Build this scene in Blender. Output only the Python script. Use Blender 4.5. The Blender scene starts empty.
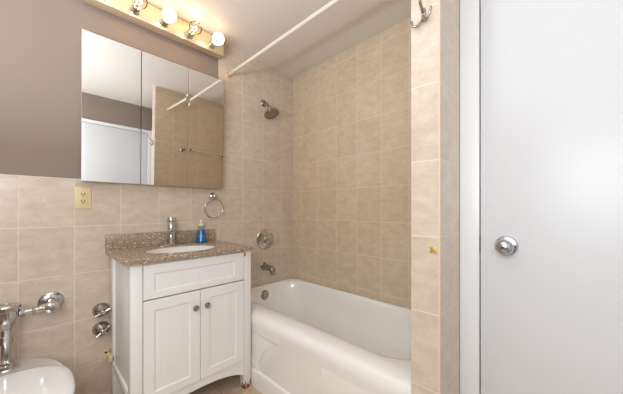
import bpy, bmesh, math, random
from mathutils import Vector, Matrix

S = bpy.context.scene
COL = S.collection
random.seed(4)
R = math.radians

# ------------------------------------------------------------------ camera
cd = bpy.data.cameras.new('camera')
cam = bpy.data.objects.new('camera', cd)
COL.objects.link(cam)
cam.location = (0, -1.9132, 1.1192)
cam.rotation_euler = (R(90), 0, R(44.053 - 90))
cd.sensor_fit = 'HORIZONTAL'
cd.sensor_width = 36
cd.lens = 267.92 / 623 * 36
cd.shift_y = 12.15 / 623
cd.clip_start = 0.02
S.camera = cam

# ------------------------------------------------------------------ world, lights, exposure
w = bpy.data.worlds.new('world')
S.world = w
w.use_nodes = True
w.node_tree.nodes['Background'].inputs[0].default_value = (1, 1, 1, 1)
w.node_tree.nodes['Background'].inputs[1].default_value = 0.3


def point(name, loc, power, radius, col):
    l = bpy.data.lights.new(name, 'POINT')
    l.energy = power
    l.shadow_soft_size = radius
    l.color = col
    o = bpy.data.objects.new(name, l)
    COL.objects.link(o)
    o.location = loc
    return o


point('fill_light', (-0.50, -1.94, 1.45), 39, 0.40, (0.82, 0.925, 1.0))  # added soft fill for the bounced flash; no lamp hangs here
bl = bpy.data.lights.new('bounce_light', 'AREA')          # flash turned up at the ceiling, behind the viewpoint
bl.shape = 'DISK'
bl.size = 0.25
bl.energy = 17
bl.color = (0.80, 0.915, 1.0)
bo = bpy.data.objects.new('bounce_light', bl)
COL.objects.link(bo)
bo.location = (-0.45, -1.00, 1.45)
bo.rotation_euler = (R(180), R(4), 0)
BULB_WHITE = 2.2
BULB_POINT = 0.3

vs = S.view_settings
vs.view_transform = 'Standard'
vs.look = 'None'
vs.gamma = 1
vs.use_curve_mapping = False
vs.exposure = 0.67


# ------------------------------------------------------------------ materials
def lin(c):
    out = []
    for v in c:
        v /= 255
        out.append(v / 12.92 if v <= 0.04045 else ((v + 0.055) / 1.055) ** 2.4)
    return (out[0], out[1], out[2], 1)


class NT:
    def __init__(s, name):
        s.m = bpy.data.materials.new(name)
        s.m.use_nodes = True
        s.t = s.m.node_tree
        s.b = s.t.nodes['Principled BSDF']

    def n(s, typ, **kw):
        nd = s.t.nodes.new(typ)
        for k, v in kw.items():
            setattr(nd, k, v)
        return nd

    def l(s, a, b):
        s.t.links.new(a, b)

    def math(s, op, a, b=None, c=None):
        nd = s.n('ShaderNodeMath', operation=op)
        for i, v in enumerate((a, b, c)):
            if v is None:
                continue
            if isinstance(v, (int, float)):
                nd.inputs[i].default_value = v
            else:
                s.l(v, nd.inputs[i])
        return nd.outputs[0]

    def mix(s, f, a, b):
        nd = s.n('ShaderNodeMix', data_type='RGBA')
        for i, v in ((0, f), (6, a), (7, b)):
            if isinstance(v, (int, float)):
                nd.inputs[i].default_value = v
            elif isinstance(v, tuple):
                nd.inputs[i].default_value = v
            else:
                s.l(v, nd.inputs[i])
        return nd.outputs[2]

    def ramp(s, f, stops):
        nd = s.n('ShaderNodeValToRGB')
        e = nd.color_ramp.elements
        e[0].position, e[0].color = stops[0]
        e[1].position, e[1].color = stops[-1]
        for p, c in stops[1:-1]:
            x = e.new(p)
            x.color = c
        s.l(f, nd.inputs[0])
        return nd.outputs[0]

    def pos(s):
        return s.n('ShaderNodeTexCoord').outputs['Object']

    def noise(s, vec, scale, detail=4, rough=0.55):
        nd = s.n('ShaderNodeTexNoise')
        nd.inputs['Scale'].default_value = scale
        nd.inputs['Detail'].default_value = detail
        nd.inputs['Roughness'].default_value = rough
        s.l(vec, nd.inputs['Vector'])
        return nd.outputs[0]

    def bump(s, h, strength, dist=0.002):
        nd = s.n('ShaderNodeBump')
        nd.inputs['Strength'].default_value = strength
        nd.inputs['Distance'].default_value = dist
        s.l(h, nd.inputs['Height'])
        s.l(nd.outputs[0], s.b.inputs['Normal'])


def plain(name, col, rough=0.5, metal=0.0, vary=0.04, scale=6, coat=0.0, bump=0.0):
    t = NT(name)
    p = t.pos()
    nz = t.noise(p, scale)
    c = lin(col)
    a = tuple(min(1, v * (1 - vary)) for v in c[:3]) + (1,)
    b = tuple(min(1, v * (1 + vary)) for v in c[:3]) + (1,)
    t.l(t.mix(nz, a, b), t.b.inputs['Base Color'])
    t.b.inputs['Roughness'].default_value = rough
    t.b.inputs['Metallic'].default_value = metal
    t.b.inputs['Coat Weight'].default_value = coat
    t.b.inputs['Coat Roughness'].default_value = 0.08
    if bump:
        t.bump(t.noise(p, scale * 12), bump)
    return t.m


TW, TH = 0.2045, 0.2555


def tile_mat(name, axis, uoff, base, dark, light, grout, tw=TW, th=TH, voff=0.005, vaxis='Z', rough=0.28, gw=0.0017, scale=13):
    t = NT(name)
    p = t.pos()
    sx = t.n('ShaderNodeSeparateXYZ')
    t.l(p, sx.inputs[0])
    u = t.math('SUBTRACT', sx.outputs[axis], uoff)
    v = t.math('SUBTRACT', sx.outputs[vaxis], voff)
    du = t.math('PINGPONG', u, tw / 2)
    dv = t.math('PINGPONG', v, th / 2)
    d = t.math('MINIMUM', du, dv)
    mr = t.n('ShaderNodeMapRange')
    mr.interpolation_type = 'SMOOTHSTEP'
    mr.inputs[1].default_value = gw * 0.55
    mr.inputs[2].default_value = gw * 1.25
    mr.inputs[3].default_value = 1
    mr.inputs[4].default_value = 0
    t.l(d, mr.inputs[0])
    gm = mr.outputs[0]
    iu = t.math('FLOOR', t.math('DIVIDE', u, tw))
    iv = t.math('FLOOR', t.math('DIVIDE', v, th))
    cx = t.n('ShaderNodeCombineXYZ')
    t.l(iu, cx.inputs[0])
    t.l(iv, cx.inputs[1])
    wn = t.n('ShaderNodeTexWhiteNoise', noise_dimensions='3D')
    t.l(cx.outputs[0], wn.inputs[0])
    # each tile shows another piece of the stone pattern
    sc = t.n('ShaderNodeVectorMath', operation='SCALE')
    sc.inputs[3].default_value = 7.0
    t.l(wn.outputs[1], sc.inputs[0])
    ad = t.n('ShaderNodeVectorMath', operation='ADD')
    t.l(p, ad.inputs[0])
    t.l(sc.outputs[0], ad.inputs[1])
    mp = t.n('ShaderNodeMapping')
    mp.inputs['Scale'].default_value = (1, 1, 1.9)
    t.l(ad.outputs[0], mp.inputs[0])
    n1 = t.noise(mp.outputs[0], scale, 6, 0.62)
    n2 = t.noise(mp.outputs[0], scale * 4.5, 5, 0.6)
    nn = t.math('ADD', t.math('MULTIPLY', n1, 0.7), t.math('MULTIPLY', n2, 0.3))
    c = t.ramp(nn, [(0.36, lin(dark)), (0.5, lin(base)), (0.66, lin(light))])
    hs = t.n('ShaderNodeHueSaturation')
    t.l(t.math('MULTIPLY_ADD', wn.outputs[0], 0.05, 0.975), hs.inputs['Value'])
    t.l(c, hs.inputs['Color'])
    t.l(t.mix(gm, hs.outputs[0], lin(grout)), t.b.inputs['Base Color'])
    t.l(t.math('MULTIPLY_ADD', gm, 0.5, rough), t.b.inputs['Roughness'])
    t.bump(t.math('MULTIPLY', gm, -1.0), 0.35, 0.001)
    return t.m


BASE, DARK, LIGHT, GROUT = (211, 193, 175), (203, 183, 164), (220, 205, 189), (230, 219, 207)
SB, SD, SL, SG = (211, 190, 165), (203, 180, 154), (219, 201, 177), (232, 218, 198)
M_tile_back = tile_mat('back wall tile', 'X', -0.055, BASE, DARK, LIGHT, GROUT)
M_tile_right = tile_mat('alcove side tile', 'Y', -0.1225, SB, SD, SL, SG)
M_tile_foot = tile_mat('alcove foot tile', 'X', 1.721, SB, SD, SL, SG)
M_tile_pier_x = tile_mat('pier narrow tile', 'Y', -1.6065, BASE, DARK, LIGHT, GROUT, tw=0.4)
M_tile_pier_y = tile_mat('pier wide tile', 'X', 0.9165, BASE, DARK, LIGHT, GROUT, tw=0.6)
M_floor = tile_mat('floor tile', 'X', 0.18, (206, 178, 150), (190, 160, 132), (218, 192, 166), (168, 146, 124),
                   tw=0.305, th=0.305, voff=-0.388, vaxis='Y', rough=0.4, gw=0.002)
M_paint = plain('taupe wall paint', (142, 125, 114), 0.6, vary=0.02, scale=3)
M_ceil = plain('white ceiling paint', (226, 216, 206), 0.7, vary=0.01, scale=3)
M_white = plain('white door paint', (219, 219, 221), 0.35, vary=0.01, scale=3)
M_casing = plain('white casing paint', (234, 234, 234), 0.35, vary=0.01, scale=3)
M_gap = plain('dark gap', (60, 58, 56), 0.8)
M_edge = plain('peach tile edge strip', (232, 200, 176), 0.35, vary=0.05, scale=30)
M_enamel = plain('white tub enamel', (244, 241, 237), 0.16, vary=0.01, scale=3, coat=0.3)
M_china = plain('white china', (236, 233, 228), 0.1, vary=0.01, scale=3, coat=0.4)
M_seat = plain('white toilet lid', (240, 238, 236), 0.12, vary=0.01, scale=3, coat=0.4)
M_vanity = plain('white vanity paint', (240, 239, 237), 0.38, vary=0.015, scale=8)
M_chrome = plain('chrome', (205, 203, 200), 0.08, 1.0, vary=0.03, scale=20)
M_chrome_dull = plain('spotted chrome', (168, 164, 160), 0.24, 1.0, vary=0.2, scale=60)
M_nickel = plain('brushed nickel', (172, 160, 150), 0.26, 1.0, vary=0.06, scale=40)
M_satin = plain('satin chrome', (190, 190, 194), 0.22, 1.0, vary=0.03, scale=30)
M_brass = plain('brass', (220, 184, 108), 0.4, 0.6, vary=0.06, scale=60)
M_almond = plain('almond plastic', (226, 208, 158), 0.4, vary=0.02, scale=10)
M_ivory = plain('yellowed ivory plastic', (222, 202, 160), 0.45, vary=0.06, scale=60)
M_slot = plain('dark slot', (60, 44, 34), 0.7)
M_dark = plain('dark hole', (45, 42, 40), 0.6)
M_rod = plain('cream shower rod enamel', (222, 210, 196), 0.35, vary=0.04, scale=20)
M_plate = plain('polished cream metal face', (228, 214, 182), 0.25, 0.6, vary=0.03, scale=10)
M_housing = plain('cream housing enamel', (192, 166, 140), 0.4, vary=0.02, scale=10)
M_case = plain('cabinet steel case', (226, 220, 212), 0.4, vary=0.02)
M_gap_shade = plain('mirror gap shade', (52, 50, 50), 0.6)  # dark colour that paints the shade inside the mirror door gap

t = NT('mirror')
t.b.inputs['Base Color'].default_value = (0.9, 0.9, 0.89, 1)
t.b.inputs['Metallic'].default_value = 1
t.b.inputs['Roughness'].default_value = 0.0
M_mirror = t.m

# brown engineered stone with pale chips
t = NT('speckled stone')
p = t.pos()
base = t.mix(t.noise(p, 45, 5, 0.7), lin((140, 118, 100)), lin((172, 150, 130)))
for sc_, thr, colr in ((200, 0.30, (210, 192, 164)), (130, 0.24, (234, 222, 202)), (240, 0.28, (108, 88, 74))):
    vo = t.n('ShaderNodeTexVoronoi')
    vo.inputs['Scale'].default_value = sc_
    vo.inputs['Randomness'].default_value = 1
    t.l(p, vo.inputs['Vector'])
    seed = t.n('ShaderNodeSeparateColor')
    t.l(vo.outputs['Color'], seed.inputs[0])
    m1 = t.math('LESS_THAN', vo.outputs['Distance'], 0.42)
    m2 = t.math('LESS_THAN', seed.outputs[0], thr)
    base = t.mix(t.math('MULTIPLY', m1, m2), base, lin(colr))
t.l(base, t.b.inputs['Base Color'])
t.b.inputs['Roughness'].default_value = 0.25
M_stone = t.m

# white paint with rust at the foot of one post
t = NT('rusted white post paint')
p = t.pos()
sx = t.n('ShaderNodeSeparateXYZ')
t.l(p, sx.inputs[0])
low = t.n('ShaderNodeMapRange')
low.inputs[1].default_value = 0.14
low.inputs[2].default_value = 0.005
t.l(sx.outputs[2], low.inputs[0])
mp = t.n('ShaderNodeMapping')
mp.inputs['Scale'].default_value = (1, 1, 0.35)
t.l(p, mp.inputs[0])
nz = t.noise(mp.outputs[0], 75, 3, 0.6)
k = t.math('GREATER_THAN', t.math('MULTIPLY', nz, low.outputs[0]), 0.43)
top = t.n('ShaderNodeVectorMath', operation='DISTANCE')
t.l(p, top.inputs[0])
top.inputs[1].default_value = (-0.021 + 0.0, -0.213, 0.845)
k2 = t.math('LESS_THAN', t.math('MULTIPLY_ADD', nz, 0.012, top.outputs[1]), 0.017)
c1 = t.mix(k, lin((238, 235, 230)), lin((132, 72, 34)))
t.l(t.mix(k2, c1, lin((214, 132, 42))), t.b.inputs['Base Color'])
t.b.inputs['Roughness'].default_value = 0.42
M_rust = t.m
RUST = top

# bulbs
t = NT('lit white bulb glass')
t.b.inputs['Base Color'].default_value = (1, 0.95, 0.88, 1)
t.b.inputs['Emission Color'].default_value = (1.0, 0.80, 0.56, 1)
t.b.inputs['Emission Strength'].default_value = BULB_WHITE
M_bulb = t.m
t = NT('glowing filament')
t.b.inputs['Emission Color'].default_value = (1.0, 0.62, 0.26, 1)
t.b.inputs['Emission Strength'].default_value = 25
M_fil = t.m


def clear_mat(name, tint, gl=1.0):
    t = NT(name)
    out = t.t.nodes['Material Output']
    tr = t.n('ShaderNodeBsdfTransparent')
    tr.inputs[0].default_value = tint
    g = t.n('ShaderNodeBsdfGlossy')
    g.inputs['Roughness'].default_value = 0.03
    f = t.n('ShaderNodeFresnel')
    f.inputs[0].default_value = 1.15
    mx = t.n('ShaderNodeMixShader')
    t.l(f.outputs[0], mx.inputs[0])
    t.l(tr.outputs[0], mx.inputs[1])
    t.l(g.outputs[0], mx.inputs[2])
    t.l(mx.outputs[0], out.inputs['Surface'])
    return t.m


M_clear = clear_mat('clear bulb glass', (0.97, 0.93, 0.88, 1))
M_plastic = clear_mat('clear bottle plastic', (0.94, 0.95, 0.96, 1))
t = NT('blue soap')
t.b.inputs['Base Color'].default_value = lin((14, 96, 156))
t.b.inputs['Roughness'].default_value = 0.12
t.b.inputs['Coat Weight'].default_value = 0.5
M_soap = t.m
M_label = plain('pale blue label print', (160, 205, 235), 0.4)
M_pump = plain('frosted white plastic', (226, 224, 222), 0.35)


# ------------------------------------------------------------------ mesh helpers
def box(bm, x0, x1, y0, y1, z0, z1, bev=0.0, seg=2, mi=0):
    vs_ = [bm.verts.new((x, y, z)) for z in (z0, z1) for y in (y0, y1) for x in (x0, x1)]
    q = [(0, 2, 3, 1), (4, 5, 7, 6), (0, 1, 5, 4), (2, 6, 7, 3), (0, 4, 6, 2), (1, 3, 7, 5)]
    fs = [bm.faces.new([vs_[i] for i in f]) for f in q]
    for f in fs:
        f.material_index = mi
    if bev:
        es = list({e for f in fs for e in f.edges})
        r = bmesh.ops.bevel(bm, geom=es, offset=bev, segments=seg, profile=0.5, affect='EDGES')
        for f in r['faces']:
            f.material_index = mi
    return fs


def frame_of(d):
    d = Vector(d).normalized()
    a = Vector((0, 0, 1)) if abs(d.z) < 0.9 else Vector((1, 0, 0))
    u = d.cross(a).normalized()
    v = d.cross(u).normalized()
    return d, u, v


def lathe(bm, origin, axis, prof, n=28, mi=0, squash=1.0):
    """prof: list of (radius, distance along the axis)"""
    o = Vector(origin)
    d, u, v = frame_of(axis)
    rings = []
    for r, h in prof:
        if r < 1e-6:
            rings.append([bm.verts.new(o + d * h)])
        else:
            rings.append([bm.verts.new(o + d * h + (u * math.cos(2 * math.pi * i / n) + v * squash * math.sin(2 * math.pi * i / n)) * r)
                          for i in range(n)])
    for a, b in zip(rings, rings[1:]):
        if len(a) == 1 and len(b) == 1:
            continue
        for i in range(n):
            j = (i + 1) % n
            if len(a) == 1:
                f = bm.faces.new((a[0], b[i], b[j]))
            elif len(b) == 1:
                f = bm.faces.new((a[i], a[j], b[0]))
            else:
                f = bm.faces.new((a[i], a[j], b[j], b[i]))
            f.material_index = mi
    for rg in (rings[0], rings[-1]):
        if len(rg) > 1:
            bm.faces.new(rg).material_index = mi


def cyl(bm, a, b, r, n=24, bev=0.0, r2=None, mi=0):
    a, b = Vector(a), Vector(b)
    L = (b - a).length
    r2 = r if r2 is None else r2
    if bev:
        pr = [(0, 0), (r - bev, 0), (r, bev), (r2, L - bev), (r2 - bev, L), (0, L)]
    else:
        pr = [(0, 0), (r, 0), (r2, L), (0, L)]
    lathe(bm, a, b - a, pr, n, mi)


def tube(bm, pts, rad, n=12, closed=False, mi=0):
    pts = [Vector(p) for p in pts]
    m = len(pts)
    if not isinstance(rad, (list, tuple)):
        rad = [rad] * m
    rings = []
    pu = None
    for i, p in enumerate(pts):
        if closed:
            tdir = pts[(i + 1) % m] - pts[i - 1]
        else:
            tdir = pts[min(i + 1, m - 1)] - pts[max(i - 1, 0)]
        tdir.normalize()
        if pu is None:
            _, u, v = frame_of(tdir)
        else:
            u = (pu - tdir * pu.dot(tdir)).normalized()
            v = tdir.cross(u)
        pu = u
        v = tdir.cross(u)
        rings.append([bm.verts.new(p + (u * math.cos(2 * math.pi * k / n) + v * math.sin(2 * math.pi * k / n)) * rad[i]) for k in range(n)])
    rng = range(m) if closed else range(m - 1)
    for i in rng:
        a, b = rings[i], rings[(i + 1) % m]
        for k in range(n):
            f = bm.faces.new((a[k], a[(k + 1) % n], b[(k + 1) % n], b[k]))
            f.material_index = mi
    if not closed:
        bm.faces.new(rings[0]).material_index = mi
        bm.faces.new(rings[-1]).material_index = mi


def curve(pts, n=8):
    """Catmull-Rom through pts"""
    P = [Vector(p) for p in pts]
    P = [P[0] * 2 - P[1]] + P + [P[-1] * 2 - P[-2]]
    out = []
    for i in range(1, len(P) - 2):
        for k in range(n):
            s = k / n
            a, b, c, d = P[i - 1], P[i], P[i + 1], P[i + 2]
            out.append(0.5 * (2 * b + (c - a) * s + (2 * a - 5 * b + 4 * c - d) * s * s + (3 * b - a - 3 * c + d) * s ** 3))
    out.append(P[-2])
    return out


def prism(bm, pts, axis, a, b, bev=0.0, seg=2, mi=0):
    def mk(p, h):
        if axis == 'Y':
            return (p[0], h, p[1])
        if axis == 'X':
            return (h, p[0], p[1])
        return (p[0], p[1], h)
    A = [bm.verts.new(mk(p, a)) for p in pts]
    B = [bm.verts.new(mk(p, b)) for p in pts]
    fs = [bm.faces.new(A), bm.faces.new(B[::-1])]
    n = len(pts)
    for i in range(n):
        fs.append(bm.faces.new((A[i], B[i], B[(i + 1) % n], A[(i + 1) % n])))
    for f in fs:
        f.material_index = mi
    if bev:
        es = list(fs[0].edges) + list(fs[1].edges)
        bmesh.ops.bevel(bm, geom=es, offset=bev, segments=seg, profile=0.5, affect='EDGES')


def loft(bm, rings, cap0=True, cap1=True, mi=0):
    V = [[bm.verts.new(p) for p in r] for r in rings]
    n = len(V[0])
    for a, b in zip(V, V[1:]):
        for i in range(n):
            bm.faces.new((a[i], a[(i + 1) % n], b[(i + 1) % n], b[i])).material_index = mi
    if cap0:
        bm.faces.new(V[0][::-1]).material_index = mi
    if cap1:
        bm.faces.new(V[-1]).material_index = mi


def rrect(x0, x1, y0, y1, r, z, n=10):
    out = []
    for cx_, cy_, a0 in ((x1 - r, y1 - r, 0), (x0 + r, y1 - r, 90), (x0 + r, y0 + r, 180), (x1 - r, y0 + r, 270)):
        for i in range(n + 1):
            a = R(a0 + 90 * i / n)
            out.append((cx_ + r * math.cos(a), cy_ + r * math.sin(a), z))
    return out


def finish(name, bm, mats, shift=(0, 0, 0), sharp=35):
    bmesh.ops.recalc_face_normals(bm, faces=bm.faces[:])
    bmesh.ops.translate(bm, verts=bm.verts[:], vec=-Vector(shift))
    me = bpy.data.meshes.new(name)
    bm.to_mesh(me)
    bm.free()
    for m in (mats if isinstance(mats, (list, tuple)) else [mats]):
        me.materials.append(m)
    for p_ in me.polygons:
        p_.use_smooth = True
    me.set_sharp_from_angle(angle=R(sharp))
    o = bpy.data.objects.new(name, me)
    COL.objects.link(o)
    return o


def B():
    return bmesh.new()


def tag(o, label, cat, group=None):
    o['label'] = label
    o['category'] = cat
    if group:
        o['group'] = group
    return o


def thing(name, loc, label, cat, group=None):
    o = bpy.data.objects.new(name, None)
    o.empty_display_size = 0.05
    COL.objects.link(o)
    o.location = loc
    o['base'] = 1
    del o['base']
    return tag(o, label, cat, group)


def part(name, bm, mats, root, parent=None, label=None, sharp=35):
    """root: the thing's Empty; parent: a part, for a sub-part"""
    o = finish(name, bm, mats, root.location, sharp)
    o.parent = parent or root
    if label:
        o['label'] = label
    return o


def single(name, bm, mats, loc, label, cat, group=None, sharp=35):
    o = finish(name, bm, mats, loc, sharp)
    o.location = loc
    return tag(o, label, cat, group)


def struct(name, bm, mats, sharp=35, parent=None):
    o = finish(name, bm, mats, (0, 0, 0), sharp)
    o['kind'] = 'structure'
    if parent:
        o.parent = parent
    return o


# ------------------------------------------------------------------ the room
HC = 2.38
XL, XR, YF = -0.92, 1.721, -2.45
XP, YP0, YP1, XD = 0.916, -1.512, -1.607, 1.14

bm = B(); box(bm, XL - .1, XR + .1, YF - .1, .1, -.08, 0); struct('floor', bm, M_floor)
bm = B(); box(bm, XL - .1, XR + .1, YF - .1, .1, HC, HC + .08); struct('ceiling', bm, M_ceil)

bm = B()
box(bm, XL - .1, XR + .1, .004, .1, 0, HC, mi=0)                    # painted wall
box(bm, XL, 0.968, 0, .003, 0, 1.283, mi=1)                       # tile wainscot
box(bm, 0.968, XR, 0, .003, 0, HC, mi=1)                           # full-height tile of the tub alcove
struct('wall_back', bm, [M_paint, M_tile_back])
bm = B(); box(bm, XR, XR + .1, YP1 - .05, 0.0, 0, HC); struct('wall_right', bm, M_tile_right)

# tiled end wall of the tub
bm = B()
fs = box(bm, XP, XR + .1, YP1, YP0, 0, HC)
for f in fs:
    nrm = f.calc_center_median()
    if abs(nrm.x - XP) < 1e-4:
        f.material_index = 1
    elif abs(nrm.y - YP1) < 1e-4:
        f.material_index = 2
struct('wall_end', bm, [M_tile_foot, M_tile_pier_x, M_tile_pier_y])
bm = B()
cyl(bm, (XP + .0015, YP1 + .0015, 0), (XP + .0015, YP1 + .0015, HC), 0.0034, 12)
struct('trim_1', bm, M_edge)

# painted wall with the door, to the right
DY0, DY1, DZ = -1.674, -2.40, 2.03
bm = B()
box(bm, XD, XD + .1, -2.45, DY1 - .004, 0, HC)
box(bm, XD, XD + .1, DY1 - .004, YP1, DZ + .004, HC)
box(bm, XD + .035, XD + .1, DY1, YP1, 0, DZ)
struct('wall_side', bm, M_paint)
bm = B()
box(bm, XD - .008, XD + .03, -1.672, YP1 - .001, 0, DZ + .06, .002)
box(bm, XD - .008, XD, DY1 + .0, -1.672, DZ + .003, DZ + .06, .002)
box(bm, XD - .008, XD, YF, DY1, 0, DZ + .06, .002)
struct('trim_2', bm, M_casing)
bm = B(); box(bm, XD - .002, XD + .033, DY1 + .003, -1.6755, .008, DZ, .0015)
door = struct('door_1', bm, M_white)
bm = B()
box(bm, XD - .0022, XD + .02, -1.6757, -1.672, .965, 1.02, mi=0)
struct('latch', bm, M_dark, parent=door)
bm = B()
yk, zk = -1.753, 0.992
lathe(bm, (XD - .002, yk, zk), (-1, 0, 0), [(0, 0), (.034, 0), (.034, .003), (.030, .009), (.016, .012), (.0125, .016), (.0125, .026),
                                    (.018, .030), (.0245, .036), (.0265, .044), (.0255, .050), (.019, .057), (.010, .061), (0, .062)], 36)
box(bm, XD - .0125, XD - .010, yk - .0275, yk - .0235, zk - .003, zk + .003, mi=1)
lathe(bm, (XD - .0635, yk, zk), (-1, 0, 0), [(0, 0), (.0028, 0), (.0028, .0012), (0, .0012)], 12, mi=1)
k_ = struct('door_knob', bm, [M_satin, M_dark], parent=door)
k_['label'] = 'round satin chrome door knob'

# wall behind the viewpoint, with a second white door (seen in the mirror)
bm = B(); box(bm, XL - .1, XD + .1, YF - .1, YF, 0, HC); struct('wall_front', bm, M_paint)
bm = B()
box(bm, .20, 1.13, YF, YF + .012, 2.03, 2.07, .002)
box(bm, .20, .26, YF, YF + .012, 0, 2.03, .002)
box(bm, 1.085, 1.13, YF, YF + .012, 0, 2.03, .002)
struct('trim_3', bm, M_casing)
bm = B(); box(bm, .264, 1.081, YF, YF + .010, .008, 2.024, .001); struct('door_2', bm, M_white)
bm = B(); box(bm, XL - .1, XL, YF, .003, 0, HC); struct('wall_left', bm, M_paint)

# ------------------------------------------------------------------ bathtub
L0 = (XP + .04, -0.002)
tub = thing('bathtub', (1.338, -.757, 0), 'white enamelled alcove bathtub with rolled front rim, between tiled walls', 'bathtub')
X0, X1, Y0, Y1 = .960, 1.719, -1.510, -.002
bm = B()
rings = [
    rrect(X0 + .010, X1, Y0, Y1, .004, 0.0),
    rrect(X0 + .010, X1, Y0, Y1, .004, .30),
    rrect(X0 + .0085, X1, Y0, Y1, .004, .33),
    rrect(X0 + .005, X1, Y0, Y1, .004, .365),
    rrect(X0 + .001, X1, Y0, Y1, .004, .395),
    rrect(X0 + .000, X1, Y0, Y1, .004, .412),
    rrect(X0 + .003, X1, Y0, Y1, .004, .432),
    rrect(X0 + .012, X1, Y0, Y1, .004, .448),
    rrect(X0 + .028, X1, Y0, Y1, .004, .459),
    rrect(X0 + .048, X1 - .004, Y0 + .004, Y1 - .004, .01, .466),
    rrect(X0 + .085, X1 - .018, Y0 + .022, Y1 - .016, .10, .468),
    rrect(X0 + .115, X1 - .030, Y0 + .040, Y1 - .030, .17, .466),
    rrect(X0 + .128, X1 - .038, Y0 + .052, Y1 - .038, .19, .459),
    rrect(X0 + .136, X1 - .044, Y0 + .062, Y1 - .044, .19, .446),
    rrect(X0 + .146, X1 - .052, Y0 + .085, Y1 - .052, .185, .40),
    rrect(X0 + .160, X1 - .066, Y0 + .14, Y1 - .066, .18, .30),
    rrect(X0 + .175, X1 - .082, Y0 + .20, Y1 - .086, .17, .20),
    rrect(X0 + .192, X1 - .10, Y0 + .25, Y1 - .11, .16, .13),
    rrect(X0 + .22, X1 - .13, Y0 + .29, Y1 - .15, .14, .09),
    rrect(X0 + .26, X1 - .17, Y0 + .34, Y1 - .21, .10, .075),
]
loft(bm, rings)
part('basin', bm, M_enamel, tub, sharp=60)
# apron border round a shallow recessed panel
arc = []
for i in range(15):
    a = R(180 - 90 * i / 14)
    arc.append((-(.80 + .28 * math.cos(a)), .10 + .25 * math.sin(a)))
arc = [p_ for p_ in arc if p_[1] < .347]
pad = [(-.003, .10)] + arc + [(arc[-1][0] - .02, .354), (-.003, .354)]
bm = B()
prism(bm, pad, 'X', X0 + .006, X0 + .03, bev=.002, seg=3)
prism(bm, [(-1.045, .10), (-1.045, .354), (-1.509, .354), (-1.509, .10)], 'X', X0 + .006, X0 + .03, bev=.002, seg=3)
part('apron', bm, M_enamel, tub, sharp=50)
bm = B()
prism(bm, [(X0 - .001, 0), (X0 - .001, .098), (X0 + .002, .108), (X0 + .008, .114), (X0 + .03, .116), (X0 + .03, 0)], 'Y', Y0 + .001, Y1 - .001)
part('plinth', bm, M_enamel, tub, sharp=40)
bm = B()
ax = Vector((0, -1, .14)).normalized()
oc = Vector((1.352, -.0545, .395))
lathe(bm, oc, ax, [(0, 0), (.040, 0), (.040, .004), (.034, .009), (.02, .011), (0, .0115)], 30)
for s in (-1, 1):
    lathe(bm, oc + Vector((s * .02, 0, 0)) + ax * .0095, ax, [(0, 0), (.006, 0), (.005, .003), (0, .003)], 12, mi=1)
part('overflow_plate', bm, [M_chrome_dull, M_dark], tub, label='round chrome overflow plate with two screws')
bm = B()
lathe(bm, (1.352, -.30, .074), (0, 0, 1), [(0, 0), (.032, 0), (.032, .003), (.018, .004), (0, .002)], 24)
part('drain', bm, M_chrome_dull, tub)

# ------------------------------------------------------------------ vanity cabinet
VX0, VX1, VY0, VY1, VZ = .306, .953, -.458, -.012, .864
van = thing('vanity_cabinet', (.63, -.235, 0), 'white beadboard vanity cabinet with two doors under the speckled stone top', 'cabinet')
PW = .050
RUST.inputs[1].default_value = (VX1 - .046 - .63, VY0 + .235, .838)


def vbox(name, *a, bev=.002, m=M_vanity, parent=None, label=None):
    bm = B(); box(bm, *a, bev)
    return part(name, bm, m, van, parent, label)


for i, (x, y) in enumerate(((VX0, VY0), (VX1 - PW, VY0), (VX0, VY1 - PW), (VX1 - PW, VY1 - PW))):
    vbox('leg', x, x + PW, y, y + PW, 0, VZ, bev=.003, m=M_rust if i == 1 else M_vanity,
         label='white front leg with rusty, chipped foot' if i == 1 else None)
for x0, nm in ((VX0 + .012, 'side_panel'), (VX1 - .024, 'side_panel')):
    vbox(nm, x0, x0 + .012, VY0 + PW, VY1 - PW, .235, VZ)
for x0 in (VX0 + .003, VX1 - .023):
    vbox('side_rail', x0, x0 + .020, VY0 + PW, VY1 - PW, .20, .243)
vbox('back_panel', VX0 + PW, VX1 - PW, VY1 - .014, VY1 - .004, .2, VZ)
vbox('bottom_shelf', VX0 + .024, VX1 - .024, VY0 + .03, VY1 - .014, .19, .206)
# arched apron below the doors
xa, xb = VX0 + PW, VX1 - PW
pts = [(xa, .184), (xa, .088)]
for i in range(25):
    u = -1 + 2 * i / 24
    pts.append(((xa + xb) / 2 + u * (xb - xa) / 2 * .97, .094 + .044 * (1 - abs(u) ** 2.6)))
pts += [(xb, .088), (xb, .184)]
bm = B(); prism(bm, pts, 'Y', VY0 + .008, VY0 + .028)
part('arched_apron', bm, M_vanity, van, sharp=30)
vbox('rail', xa, xb, VY0 + .006, VY0 + .03, .84, VZ)


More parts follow.
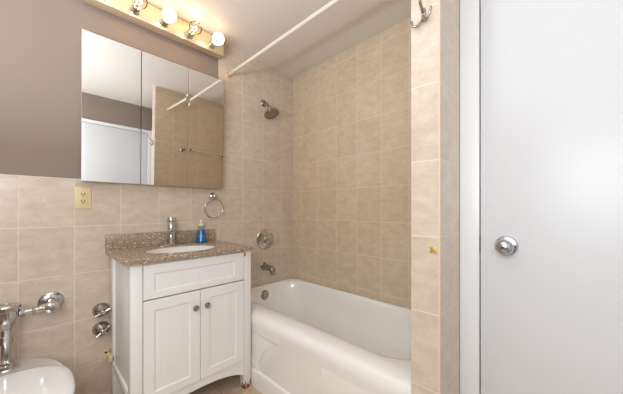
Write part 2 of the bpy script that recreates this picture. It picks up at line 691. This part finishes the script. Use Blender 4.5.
def panel_front(name, x0, x1, z0, z1, ix0, ix1, iz0, iz1, y, label=None):
    """frame with sloped inner moulding and a grooved beadboard panel set back in it"""
    bm = B()
    yb = y + .018
    def rect(a, b, c, d, yy, ):
        return [(a, yy, c), (b, yy, c), (b, yy, d), (a, yy, d)]
    e = .0015
    rings = [rect(x0, x1, z0, z1, yb), rect(x0, x1, z0, z1, y + e), rect(x0 + e, x1 - e, z0 + e, z1 - e, y),
             rect(ix0 - .007, ix1 + .007, iz0 - .007, iz1 + .007, y), rect(ix0, ix1, iz0, iz1, y + .0075), rect(ix0, ix1, iz0, iz1, yb)]
    loft(bm, rings, False, False)
    # back ring
    o = part(name, bm, M_vanity, van, label=label, sharp=20)
    bm = B()
    prof = [(ix0 - .001, y + .0065)]
    n = max(3, round((ix1 - ix0) / .026))
    pitch = (ix1 - ix0) / n
    for i in range(1, n):
        xx = ix0 + i * pitch
        prof += [(xx - .0014, y + .0065), (xx, y + .0074), (xx + .0014, y + .0065)]
    prof += [(ix1 + .001, y + .0065), (ix1 + .001, y + .015), (ix0 - .001, y + .015)]
    prism(bm, prof, 'Z', iz0 - .001, iz1 + .001)
    part('beadboard_panel', bm, M_vanity, van, o, sharp=20)
    return o


fy = VY0 - .004
panel_front('drawer_front', .3585, .8995, .685, .852, .411, .829, .724, .800, fy)
dl = panel_front('cabinet_door', .3585, .6275, .187, .6785, .411, .570, .236, .620, fy)
dr = panel_front('cabinet_door', .6305, .8995, .187, .6785, .688, .842, .236, .620, fy)
for d, x in ((dl, .597), (dr, .660)):
    bm = B()
    lathe(bm, (x, fy, .592), (0, -1, 0), [(0, 0), (.007, 0), (.0065, .004), (.005, .010), (.008, .014), (.0145, .018), (.016, .022), (.0145, .026), (.008, .029), (0, .030)], 24)
    part('knob', bm, M_nickel, van, d, label='round brushed nickel knob')

# ------------------------------------------------------------------ countertop, basin, faucet, bottle
CX0, CX1, CY0, CY1, CZ0, CZ1 = .280, .953, -.487, -.002, .864, .887
ct = thing('countertop', (.616, -.245, CZ0), 'brown speckled stone countertop on the white vanity', 'countertop')
EX, EY, EA, EB = .608, -.260, .192, .153
bm = B()
N = 72
ang = [2 * math.pi * i / N for i in range(N)]
def ell(z, a=EA, b=EB):
    return [(EX + a * math.cos(t_), EY + b * math.sin(t_), z) for t_ in ang]
# outer outline: N points on the rectangle, corners snapped
outl = []
for t_ in ang:
    c_, s_ = math.cos(t_), math.sin(t_)
    kx = ((CX1 - EX) if c_ > 0 else (EX - CX0)) / max(abs(c_), 1e-9)
    ky = ((CY1 - EY) if s_ > 0 else (EY - CY0)) / max(abs(s_), 1e-9)
    kk = min(kx, ky)
    outl.append([EX + c_ * kk, EY + s_ * kk])
for cxx in (CX0, CX1):
    for cyy in (CY0, CY1):
        i = min(range(N), key=lambda j: (outl[j][0] - cxx) ** 2 + (outl[j][1] - cyy) ** 2)
        outl[i] = [cxx, cyy]
def orow(z, ins=0):
    return [(min(max(x, CX0 + ins), CX1 - ins), min(max(y, CY0 + ins), CY1 - ins), z) for x, y in outl]
rings = [ell(CZ0, EA + .014, EB + .014), orow(CZ0, .002), orow(CZ0 + .002), orow(CZ1 - .003), orow(CZ1, .003), ell(CZ1, EA + .002, EB + .002), ell(CZ1 - .002), ell(CZ1 - .006), ell(CZ1 - .0065, EA + .014, EB + .014), ell(CZ0, EA + .014, EB + .014)]
loft(bm, rings, False, False)
bmesh.ops.remove_doubles(bm, verts=bm.verts[:], dist=1e-6)
part('slab', bm, M_stone, ct)
bm = B(); box(bm, CX0, .932, -.021, -.002, CZ1, .973, .002)
part('backsplash', bm, M_stone, ct)

bm = B()
CS = CZ1 - .0075
rings = [ell(CS, EA + .013, EB + .013), ell(CS, EA + .001, EB + .001)]
for k_ in range(1, 10):
    s_ = k_ / 9
    f_ = math.sqrt(max(0, 1 - (s_ * .985) ** 2.6))
    rings.append(ell(CS - .002 - .150 * s_, (EA - .002) * f_ + .004, (EB - .002) * f_ + .004))
for k_ in range(8, -1, -1):
    s_ = k_ / 9
    f_ = math.sqrt(max(0, 1 - (s_ * .985) ** 2.6))
    rings.append(ell(CS - .010 - .150 * s_, (EA + .008) * f_ + .004, (EB + .008) * f_ + .004))
rings.append(ell(CS - .008, EA + .013, EB + .013))
rings.append(ell(CS, EA + .013, EB + .013))
loft(bm, rings, False, False)
bmesh.ops.remove_doubles(bm, verts=bm.verts[:], dist=1e-6)
sink = thing('sink_basin', (EX, EY, CZ0 - .150), 'white oval sink basin set under the stone countertop', 'sink')
part('bowl', bm, M_china, sink, sharp=60)
bm = B(); lathe(bm, (EX, EY, CS - .1522), (0, 0, 1), [(0, 0), (.022, 0), (.022, .002), (.012, .003), (0, .001)], 24)
part('drain', bm, M_chrome, sink, label='chrome drain')

fx, fyy = .611, -.066
fc = thing('faucet', (fx, fyy, CZ1), 'chrome cylinder faucet standing on the stone countertop behind the sink', 'faucet')
bm = B()
loft(bm, [rrect(fx - .075, fx + .075, fyy - .024, fyy + .024, .022, CZ1, 6), rrect(fx - .075, fx + .075, fyy - .024, fyy + .024, .022, CZ1 + .004, 6),
          rrect(fx - .071, fx + .071, fyy - .020, fyy + .020, .019, CZ1 + .007, 6)])
part('deck_plate', bm, M_chrome, fc)
bm = B(); lathe(bm, (fx, fyy, CZ1 + .006), (0, 0, 1), [(0, 0), (.029, 0), (.029, .004), (.0245, .008), (.0245, .138), (.0235, .140), (0, .140)], 32)
part('body', bm, M_chrome, fc)
sd = Vector((-.30, -.95, -.10)).normalized()
a = Vector((fx, fyy, CZ1 + .105))
bm = B(); cyl(bm, a + sd * .012, a + sd * .115, .0125, 24, .002)
lathe(bm, a + sd * .103, (0, 0, -1), [(0, 0), (.010, .0), (.010, .020), (.007, .020), (0, .018)], 20)
part('spout', bm, M_chrome, fc)
bm = B(); lathe(bm, (fx, fyy, CZ1 + .1475), (0, 0, 1), [(0, 0), (.0245, 0), (.0255, .003), (.0255, .026), (.023, .032), (0, .034)], 32)
tube(bm, [(fx, fyy, CZ1 + .165), (fx + .01, fyy + .02, CZ1 + .172), (fx + .018, fyy + .040, CZ1 + .178)], [.006, .005, .0045], 12)
part('lever', bm, M_chrome, fc)

sx_, sy_ = .808, -.064
sb = thing('soap_bottle', (sx_, sy_, CZ1), 'clear pump bottle of blue hand soap on the countertop by the backsplash', 'soap bottle')
bm = B()
lathe(bm, (sx_, sy_, CZ1 + .0005), (0, 0, 1), [(0, .001), (.035, 0), (.0385, .004), (.038, .012), (.0315, .044), (.025, .078), (.0225, .089), (0, .090)], 32)
liq = part('soap', bm, M_soap, sb, label='blue liquid soap', sharp=50)
bm = B()
lathe(bm, (sx_, sy_, CZ1 + .0905), (0, 0, 1), [(.0223, 0), (.0210, .010), (.0205, .022), (.0195, .026), (.0145, .027), (.0145, 0)], 32)
part('bottle_neck', bm, M_plastic, sb, label='clear empty upper part of the bottle')
bm = B()
for zz, a0, a1 in ((.050, 215, 262), (.042, 210, 285), (.034, 212, 270)):
    rr = .0387 - (zz - .004) * .2 + .0006
    A = [(sx_ + rr * math.cos(R(a0 + (a1 - a0) * i / 10)), sy_ + rr * math.sin(R(a0 + (a1 - a0) * i / 10))) for i in range(11)]
    vv = [[bm.verts.new((x, y, CZ1 + zz + dz)) for x, y in A] for dz in (0, .004 if zz > .045 else .0022)]
    for i in range(10):
        bm.faces.new((vv[0][i], vv[0][i + 1], vv[1][i + 1], vv[1][i]))
part('label_print', bm, M_label, sb, liq)
bm = B()
lathe(bm, (sx_, sy_, CZ1 + .1165), (0, 0, 1), [(0, 0), (.0165, 0), (.0165, .012), (.012, .016), (.0085, .018), (.0085, .028), (.011, .030), (.011, .038), (.008, .041), (0, .042)], 24)
cyl(bm, (sx_, sy_, CZ1 + .150), (sx_ - .012, sy_ - .028, CZ1 + .147), .0055, 14, .001)
part('pump', bm, M_pump, sb, label='frosted white pump top')

# ------------------------------------------------------------------ medicine cabinet
MX0, MX1, MZ0, MZ1 = .172, .968, 1.270, 2.062
yb, yt = -.050, -.073
mc = thing('medicine_cabinet', ((MX0 + MX1) / 2, 0, MZ0), 'mirrored three-door medicine cabinet hung above the vanity', 'medicine cabinet')
bm = B()
prism(bm, [(0, MZ0 + .004), (yb + .002, MZ0 + .004), (yt + .002, MZ1 - .004), (0, MZ1 - .004)], 'X', MX0 + .004, MX1 - .004)
part('case', bm, M_case, mc)


def mirror_door(x0, x1, lab, yaw=0.0):
    bm = B()
    h = MZ1 - MZ0
    wd = x1 - x0
    bv = .011
    th = .005
    def rect(i, y):
        return [(i, y, i), (wd - i, y, i), (wd - i, y, h - i), (i, y, h - i)]
    loft(bm, [rect(0, 0), rect(0, -th + .0002), rect(bv, -th)], True, True)
    ang_ = math.atan2(yb - yt, h)
    M = Matrix.Translation((x0, yb, MZ0)) @ Matrix.Rotation(ang_, 4, 'X') @ Matrix.Rotation(yaw, 4, 'Z')
    bmesh.ops.transform(bm, matrix=M, verts=bm.verts[:])
    return part('mirror_door', bm, M_mirror, mc, label=lab, sharp=1)


mirror_door(MX0, .4410, 'left mirror door, showing white door and ceiling')
mirror_door(.4455, .7140, 'middle mirror door')
mirror_door(.7170, MX1, 'right mirror door, slightly ajar', R(-1.3))
bm = B()
prism(bm, [(yb + .0002, MZ0 + .002), (yt + .0002, MZ1 - .002), (yt + .003, MZ1 - .002), (yb + .003, MZ0 + .002)], 'X', .4405, .4460)
part('gap_shade_strip', bm, M_gap_shade, mc, label='dark strip standing in for shade in the open gap between left and middle mirror doors')  # the gap is open; this strip's dark colour stands in for its shade

# ------------------------------------------------------------------ light bar
LX0, LX1, LZ0, LZ1, LY = .186, .968, 2.250, 2.366, -.066
lf = thing('vanity_light_bar', ((LX0 + LX1) / 2, 0, LZ0), 'long cream bar light with a row of round bulbs over the mirror cabinet', 'light fixture')
bm = B(); box(bm, LX0, LX1, LY, 0.0, LZ0, LZ1, .003); part('housing', bm, M_housing, lf)
bm = B(); box(bm, LX0 + .002, LX1 + .004, LY - .004, LY - .0002, LZ0 - .001, LZ1 + .001, .0015); part('face_plate', bm, M_plate, lf, label='polished pale metal face plate')
zb = 2.290
for i in range(5):
    x = .255 + .156 * i
    bm = B()
    lathe(bm, (x, LY - .004, zb), (0, -1, 0), [(0, 0), (.026, 0), (.026, .003), (.0245, .005), (.0225, .008), (.0225, .048), (.021, .051), (0, .051)], 28)
    part('lamp_socket', bm, M_chrome, lf, label='chrome lamp socket')
    bm = B()
    y0 = LY - .055
    r = .0385
    cy_ = .052
    prof = [(.0125, .0), (.0135, .008), (.018, .016)]
    for k_ in range(3, 19):
        a = R(-150 + 0) + R(150 + 90) * 0
        th_ = R(20 + (180 - 20) * (k_ - 2) / 16)
        prof.append((r * math.sin(th_) if k_ < 18 else 0, cy_ - r * math.cos(th_)))
    prof = [p_ for j, p_ in enumerate(prof) if j < 3 or p_[1] > .017]
    lathe(bm, (x, y0, zb), (0, -1, 0), prof, 28)
    clear = i in (1, 3)
    b_ = part('bulb', bm, M_clear if clear else M_bulb, lf, label='clear globe bulb with glowing filament' if clear else 'lit white globe bulb', sharp=70)
    if clear:
        bm = B()
        yy = y0 - .045
        tube(bm, curve([(x - .009, y0 - .006, zb), (x - .010, yy + .006, zb), (x - .012, yy, zb + .004), (x, yy - .003, zb + .008), (x + .012, yy, zb + .004), (x + .010, yy + .006, zb), (x + .009, y0 - .006, zb)], 5), .0013, 8)
        part('filament', bm, M_fil, lf, b_, label='glowing orange filament')
    if clear:
        l = point('bulb_light', (x, y0 - .058, zb), BULB_POINT, .012, (1.0, .74, .46))

# ------------------------------------------------------------------ shower rod
rz = 2.163
rod = thing('shower_rod', (1.050, -.756, rz), 'cream shower curtain rod spanning the tub alcove below the ceiling', 'shower rod')
bm = B(); cyl(bm, (1.050, -.004, rz), (1.050, -1.508, rz), .0118, 20); part('rod', bm, M_rod, rod)
for ya, dd in ((0, -1), (-1.512, 1)):
    bm = B(); lathe(bm, (1.050, ya, rz), (0, dd, 0), [(0, 0), (.019, 0), (.019, .003), (.016, .006), (.0145, .022), (.0126, .022)], 24)
    part('end_flange', bm, M_brass if ya == 0 else M_rod, rod)

# ------------------------------------------------------------------ shower fittings
shx, shz = 1.379, 2.035
sh = thing('shower', (shx, 0, shz), 'round chrome shower head on a short arm high on the tiled wall', 'shower head')
bm = B(); lathe(bm, (shx, 0, shz), (0, -1, 0), [(0, 0), (.031, 0), (.030, .005), (.022, .012), (.013, .016), (.012, .02), (0, .02)], 28); part('flange', bm, M_chrome_dull, sh)
bm = B(); tube(bm, curve([(shx, -.004, shz), (shx, -.03, shz - .004), (shx, -.055, shz - .022), (shx, -.085, shz - .062)], 6), .0105, 14); part('arm', bm, M_chrome_dull, sh)
ax = Vector((.10, -.44, -.89)).normalized()
o_ = Vector((shx, -.080, shz - .056))
bm = B(); lathe(bm, o_, ax, [(0, 0), (.015, 0), (.018, .008), (.018, .018), (.014, .024), (.018, .032), (.040, .050), (.064, .058), (.067, .063), (.067, .070), (.063, .073)], 36)
part('head', bm, M_chrome_dull, sh)
bm = B(); lathe(bm, o_, ax, [(0, .070), (.063, .070), (.063, .0735), (.058, .0745), (0, .0765)], 36)
d_, u_, v_ = frame_of(ax)
for rr, n_ in ((.016, 8), (.032, 14), (.048, 20)):
    for k_ in range(n_):
        a = 2 * math.pi * k_ / n_
        lathe(bm, o_ + ax * .0745 + (u_ * math.cos(a) + v_ * math.sin(a)) * rr, ax, [(0, 0), (.003, 0), (.002, .003), (0, .003)], 6, mi=1)
part('spray_face', bm, [M_chrome_dull, M_dark], sh)

vx, vz = 1.395, .858
va = thing('shower_valve', (vx, 0, vz), 'large round chrome shower valve with knob above the tub spout', 'shower valve')
bm = B(); lathe(bm, (vx, 0, vz), (0, -1, 0), [(0, 0), (.090, 0), (.090, .004), (.085, .010), (.068, .014), (.064, .012), (.046, .018), (.034, .024), (.030, .034), (0, .034)], 44); part('escutcheon', bm, M_chrome, va)
bm = B(); lathe(bm, (vx, -.034, vz), (0, -1, 0), [(0, 0), (.026, 0), (.033, .006), (.034, .024), (.030, .032), (.018, .036), (0, .037)], 32)
tube(bm, [(vx, -.054, vz), (vx + .020, -.060, vz - .018), (vx + .040, -.062, vz - .034)], [.008, .007, .006], 12)
part('knob', bm, M_chrome, va)

px_, pz_ = 1.385, .624
sp = thing('tub_spout', (px_, 0, pz_), 'chrome tub spout on the tiled wall below the shower valve', 'tub spout')
bm = B(); lathe(bm, (px_, 0, pz_), (0, -1, 0), [(0, 0), (.036, 0), (.035, .004), (.030, .010), (0, .010)], 30); part('flange', bm, M_chrome_dull, sp)
bm = B()
def sq(y, zc, rx, rz_):
    return [(px_ + rx * math.cos(R(15 * k_)), y, zc + rz_ * math.sin(R(15 * k_))) for k_ in range(24)]
loft(bm, [sq(-.008, pz_, .028, .028), sq(-.04, pz_ - .001, .026, .026), sq(-.08, pz_ - .005, .0245, .024), sq(-.105, pz_ - .010, .024, .025), sq(-.122, pz_ - .016, .0235, .028), sq(-.133, pz_ - .020, .021, .026), sq(-.137, pz_ - .021, .015, .020)])
cyl(bm, (px_, -.118, pz_ - .035), (px_, -.118, pz_ - .055), .019, 24, .002)
cyl(bm, (px_, -.112, pz_ + .008), (px_, -.112, pz_ + .024), .005, 12, .001)
part('spout', bm, M_chrome_dull, sp, sharp=50)

# towel bar on the tub's end wall (seen in the mirror)
tb = thing('towel_bar', (1.46, YP0, 1.735), 'straight towel bar on the end wall of the tub, seen in the mirror', 'towel bar')
for x in (1.205, 1.69):
    bm = B(); lathe(bm, (x, YP0, 1.735), (0, 1, 0), [(0, 0), (.024, 0), (.024, .005), (.014, .010), (.012, .045), (.015, .050), (.015, .066), (.010, .070), (0, .070)], 24)
    part('post', bm, M_chrome_dull, tb)
bm = B(); cyl(bm, (1.205, YP0 + .056, 1.735), (1.69, YP0 + .056, 1.735), .008, 16); part('bar', bm, M_rod, tb)

# ------------------------------------------------------------------ towel ring
tx, tz = .922, 1.214
tr = thing('towel_ring', (tx, 0, tz), 'chrome towel ring on the tiled wall right of the mirror cabinet', 'towel ring')
bm = B(); lathe(bm, (tx, 0, tz), (0, -1, 0), [(0, 0), (.028, 0), (.028, .004), (.022, .010), (.014, .014), (.012, .030), (.015, .036), (.015, .046), (.010, .050), (0, .051)], 30); part('mount', bm, M_chrome, tr)
bm = B(); rc = .071
tube(bm, [(tx - .006 + rc * math.sin(R(6 * k_)), -.041 + .012 * (1 - math.cos(R(6 * k_))) / 2, tz - .018 - rc + rc * math.cos(R(6 * k_))) for k_ in range(60)], .0042, 12, True)
part('ring', bm, M_chrome, tr)

# ------------------------------------------------------------------ outlet
ox, oz = .183, 1.180
ou = thing('wall_outlet', (ox, 0, oz), 'almond double power outlet on the tile at the mirror cabinet\'s lower left', 'outlet')
bm = B(); box(bm, ox - .036, ox + .036, -.006, 0, oz - .059, oz + .059, .0025); part('cover_plate', bm, M_almond, ou)
bm = B(); box(bm, ox - .017, ox + .017, -.009, -.0055, oz - .034, oz + .034, .001)
for s in (-1, 1):
    zc = oz + s * .019
    for dx in (-.0065, .0065):
        box(bm, ox + dx - .0018, ox + dx + .0018, -.0093, -.0089, zc - .0015, zc + .0085, mi=1)
    lathe(bm, (ox, -.0089, zc - .007), (0, -1, 0), [(0, 0), (.0034, 0), (.0034, .0004), (0, .0004)], 10, mi=1)
for dx in (-.006, .006):
    box(bm, ox + dx - .0045, ox + dx + .0045, -.0105, -.0089, oz - .003, oz + .003, .0005, mi=0)
part('receptacle', bm, [M_almond, M_slot], ou)
for s in (-1, 1):
    bm = B(); lathe(bm, (ox, -.0055, oz + s * .048), (0, -1, 0), [(0, 0), (.003, 0), (.0025, .0015), (0, .0018)], 12); part('screw', bm, M_brass, ou)

# ------------------------------------------------------------------ shut-off handles and bracket by the vanity
for hz, rot, lab in ((.549, 24, 'upper chrome cross-handle shutoff valve on the tile left of the vanity'),
                     (.444, 38, 'lower chrome cross-handle shutoff valve on the tile left of the vanity')):
    hx = .262
    hv = thing('shutoff_valve', (hx, 0, hz), lab, 'valve', 'shutoff valves left of the vanity')
    bm = B(); lathe(bm, (hx, 0, hz), (0, -1, 0), [(0, 0), (.040, 0), (.0395, .006), (.036, .018), (.028, .030), (.017, .038), (.012, .040), (.012, .052), (0, .052)], 32); part('escutcheon', bm, M_chrome_dull, hv)
    bm = B()
    c0 = Vector((hx, -.060, hz))
    lathe(bm, (hx, -.050, hz), (0, -1, 0), [(0, 0), (.012, 0), (.013, .006), (.012, .016), (.007, .021), (0, .022)], 20)
    for k_ in range(4):
        a = R(rot + 90 * k_)
        dv = Vector((math.cos(a), 0, math.sin(a)))
        tube(bm, [c0, c0 + dv * .020, c0 + dv * .030, c0 + dv * .036, c0 + dv * .039], [.0055, .005, .0065, .0065, .003], 12)
    part('cross_handle', bm, M_chrome, hv)

br = thing('pipe_clip', (.288, -.01, .288), 'small yellowed clip on the wall at the vanity\'s rear left leg', 'clip')
bm = B(); box(bm, .270, .296, -.012, 0, .262, .314, .002); box(bm, .276, .288, -.0125, -.010, .298, .309, .001, mi=1); part('wall_plate', bm, [M_ivory, M_slot], br)
bm = B(); box(bm, .284, .3055, -.078, -.011, .270, .300, .003); box(bm, .3035, .3062, -.0795, -.066, .274, .296, .001, mi=1); part('clip_body', bm, [M_ivory, M_dark], br)

# ------------------------------------------------------------------ flush valve
fl = thing('flush_valve', (-.088, -.115, .4065), 'chrome flush valve and supply pipe on the wall above the toilet', 'flush valve')
ex, ez = .059, .645
bm = B(); lathe(bm, (ex, 0, ez), (0, -1, 0), [(0, 0), (.051, 0), (.050, .004), (.044, .010), (.032, .014), (.022, .016), (0, .016)], 36); part('wall_flange', bm, M_chrome, fl)
bm = B(); cyl(bm, (ex, -.010, ez), (ex, -.115, ez), .0165, 24)
lathe(bm, (ex, -.084, ez), (0, -1, 0), [(0, 0), (.024, 0), (.027, .004), (.027, .040), (.024, .048), (.012, .052), (0, .053)], 28)
lathe(bm, (ex, -.135, ez), (0, -1, 0), [(0, 0), (.011, 0), (.011, .006), (0, .006)], 16, mi=1)
part('stop_valve', bm, [M_chrome, M_chrome_dull], fl)
yv = -.112
bx = -.088
bm = B(); cyl(bm, (ex - .02, yv, ez), (bx + .02, yv, ez), .0145, 24)
for x_, w_ in ((.026, .012), (.002, .010), (-.030, .014)):
    lathe(bm, (x_, yv, ez), (-1, 0, 0), [(0, 0), (.019, 0), (.021, .002), (.021, w_ - .002), (.019, w_), (0, w_)], 8 if x_ < .01 else 24)
part('supply_pipe', bm, M_chrome, fl)
bm = B()
lathe(bm, (bx, yv, .585), (0, 0, 1), [(0, 0), (.020, 0), (.022, .01), (.028, .018), (.034, .030), (.034, .048), (.042, .052), (.042, .082), (0, .082)], 32)
part('valve_body', bm, M_chrome, fl)
bm = B(); lathe(bm, (bx, yv, .667), (0, 0, 1), [(0, 0), (.044, 0), (.046, .003), (.046, .020), (.041, .026), (.026, .029), (.020, .024), (0, .026)], 12)
part('cap', bm, M_chrome, fl, sharp=25)
bm = B(); tube(bm, [(bx - .034, yv - .01, .615), (bx - .06, yv - .03, .612), (bx - .10, yv - .06, .600)], [.012, .007, .008], 14); part('flush_handle', bm, M_chrome, fl)
bm = B()
lathe(bm, (bx, yv, .42), (0, 0, 1), [(0, 0), (.0175, 0), (.0175, .10), (.023, .103), (.023, .135), (.0195, .138), (.0195, .172), (0, .172)], 28)
part('flush_tube', bm, M_chrome, fl)
bm = B(); lathe(bm, (bx, yv, .4075), (0, 0, 1), [(0, 0), (.041, 0), (.041, .005), (.036, .010), (.034, .022), (.028, .026), (.027, .036), (.019, .042), (0, .042)], 32)
part('spud_coupling', bm, M_chrome, fl)

# ------------------------------------------------------------------ toilet
tcx = -.09
to = thing('toilet', (tcx, -.40, 0), 'white toilet with closed lid under the chrome flush valve', 'toilet')
def egg(z, hw, yb_, yf_, p=2.2, n=48, pin=1.0):
    out = []
    cy0 = (yb_ + yf_) / 2
    hl = (yb_ - yf_) / 2
    for i in range(n):
        a = 2 * math.pi * i / n
        c_, s_ = math.cos(a), math.sin(a)
        x_ = hw * math.copysign(abs(c_) ** (2 / p), c_)
        y_ = hl * math.copysign(abs(s_) ** (2 / p), s_)
        if s_ > 0:
            x_ *= 1 - (1 - pin) * s_ ** 2
        out.append((tcx + x_, cy0 + y_, z))
    return out
bm = B()
loft(bm, [egg(0, .12, -.06, -.52, 3), egg(.03, .115, -.06, -.51, 3), egg(.12, .10, -.06, -.47, 2.6), egg(.22, .125, -.05, -.56, 2.4), egg(.31, .175, -.03, -.66, 3.0, pin=.62),
          egg(.38, .190, -.02, -.695, 3.0, pin=.60), egg(.402, .190, -.02, -.70, 3.0, pin=.60), egg(.407, .184, -.026, -.695, 3.0, pin=.60)])
part('bowl', bm, M_china, to, sharp=60)
bm = B()
loft(bm, [egg(.4075, .194, -.272, -.705, 2.3), egg(.411, .198, -.268, -.71, 2.3), egg(.424, .198, -.268, -.71, 2.3), egg(.428, .194, -.272, -.705, 2.3)])
part('seat', bm, M_seat, to, sharp=60)
bm = B()
loft(bm, [egg(.429, .197, -.262, -.708, 2.8), egg(.433, .201, -.258, -.712, 2.8), egg(.442, .201, -.258, -.712, 2.8), egg(.450, .193, -.266, -.704, 2.8), egg(.454, .170, -.29, -.68, 2.3), egg(.456, .10, -.36, -.60, 2.2)])
part('lid', bm, M_seat, to, sharp=60)

# ------------------------------------------------------------------ coat hook, brass square on the pier
hy, hz = -1.556, 1.776
hk = thing('coat_hook', (XP, hy, hz), 'chrome coat hook with curled prongs high on the tiled wall end', 'hook')
bm = B()
loft(bm, [[(XP - d, hy + a_ * .0085 * s_, hz + b_ * .024 * s_ ) for a_, b_ in [(math.cos(R(20 * k_)), math.sin(R(20 * k_))) for k_ in range(18)]] for d, s_ in ((0, 1), (.003, 1), (.006, .8))])
part('back_plate', bm, M_nickel, hk)
bm = B()
for s, dz in ((1, -.011), (-1, .006)):
    tube(bm, curve([(XP - .004, hy, hz - .004), (XP - .010, hy + s * .004, hz - .022), (XP - .016, hy + s * .016, hz - .031 + dz * .6), (XP - .022, hy + s * .0275, hz - .024 + dz), (XP - .025, hy + s * .0325, hz - .006 + dz * 1.1)], 6),
         [.0042] * 12 + [.0036] * 10 + [.004, .0045, .003], 12)
part('lower_prong', bm, M_nickel, hk)
bm = B()
tube(bm, curve([(XP - .004, hy, hz + .008), (XP - .015, hy, hz + .012), (XP - .036, hy, hz + .032), (XP - .050, hy, hz + .056), (XP - .057, hy, hz + .076)], 6),
     [.006] * 6 + [.0045] * 6 + [.0034] * 10 + [.0045, .006, .004], 12)
part('upper_prong', bm, M_nickel, hk)

bm = B()
box(bm, XP - .003, XP, -1.5975, -1.5765, .9735, .9945, .001)
lathe(bm, (XP - .003, -1.587, .984), (-1, 0, 0), [(0, 0), (.003, 0), (.002, .002), (0, .002)], 12)
single('wall_plate', bm, M_brass, (XP, -1.587, .984), 'tiny square brass plate on the narrow tiled wall end', 'wall plate')
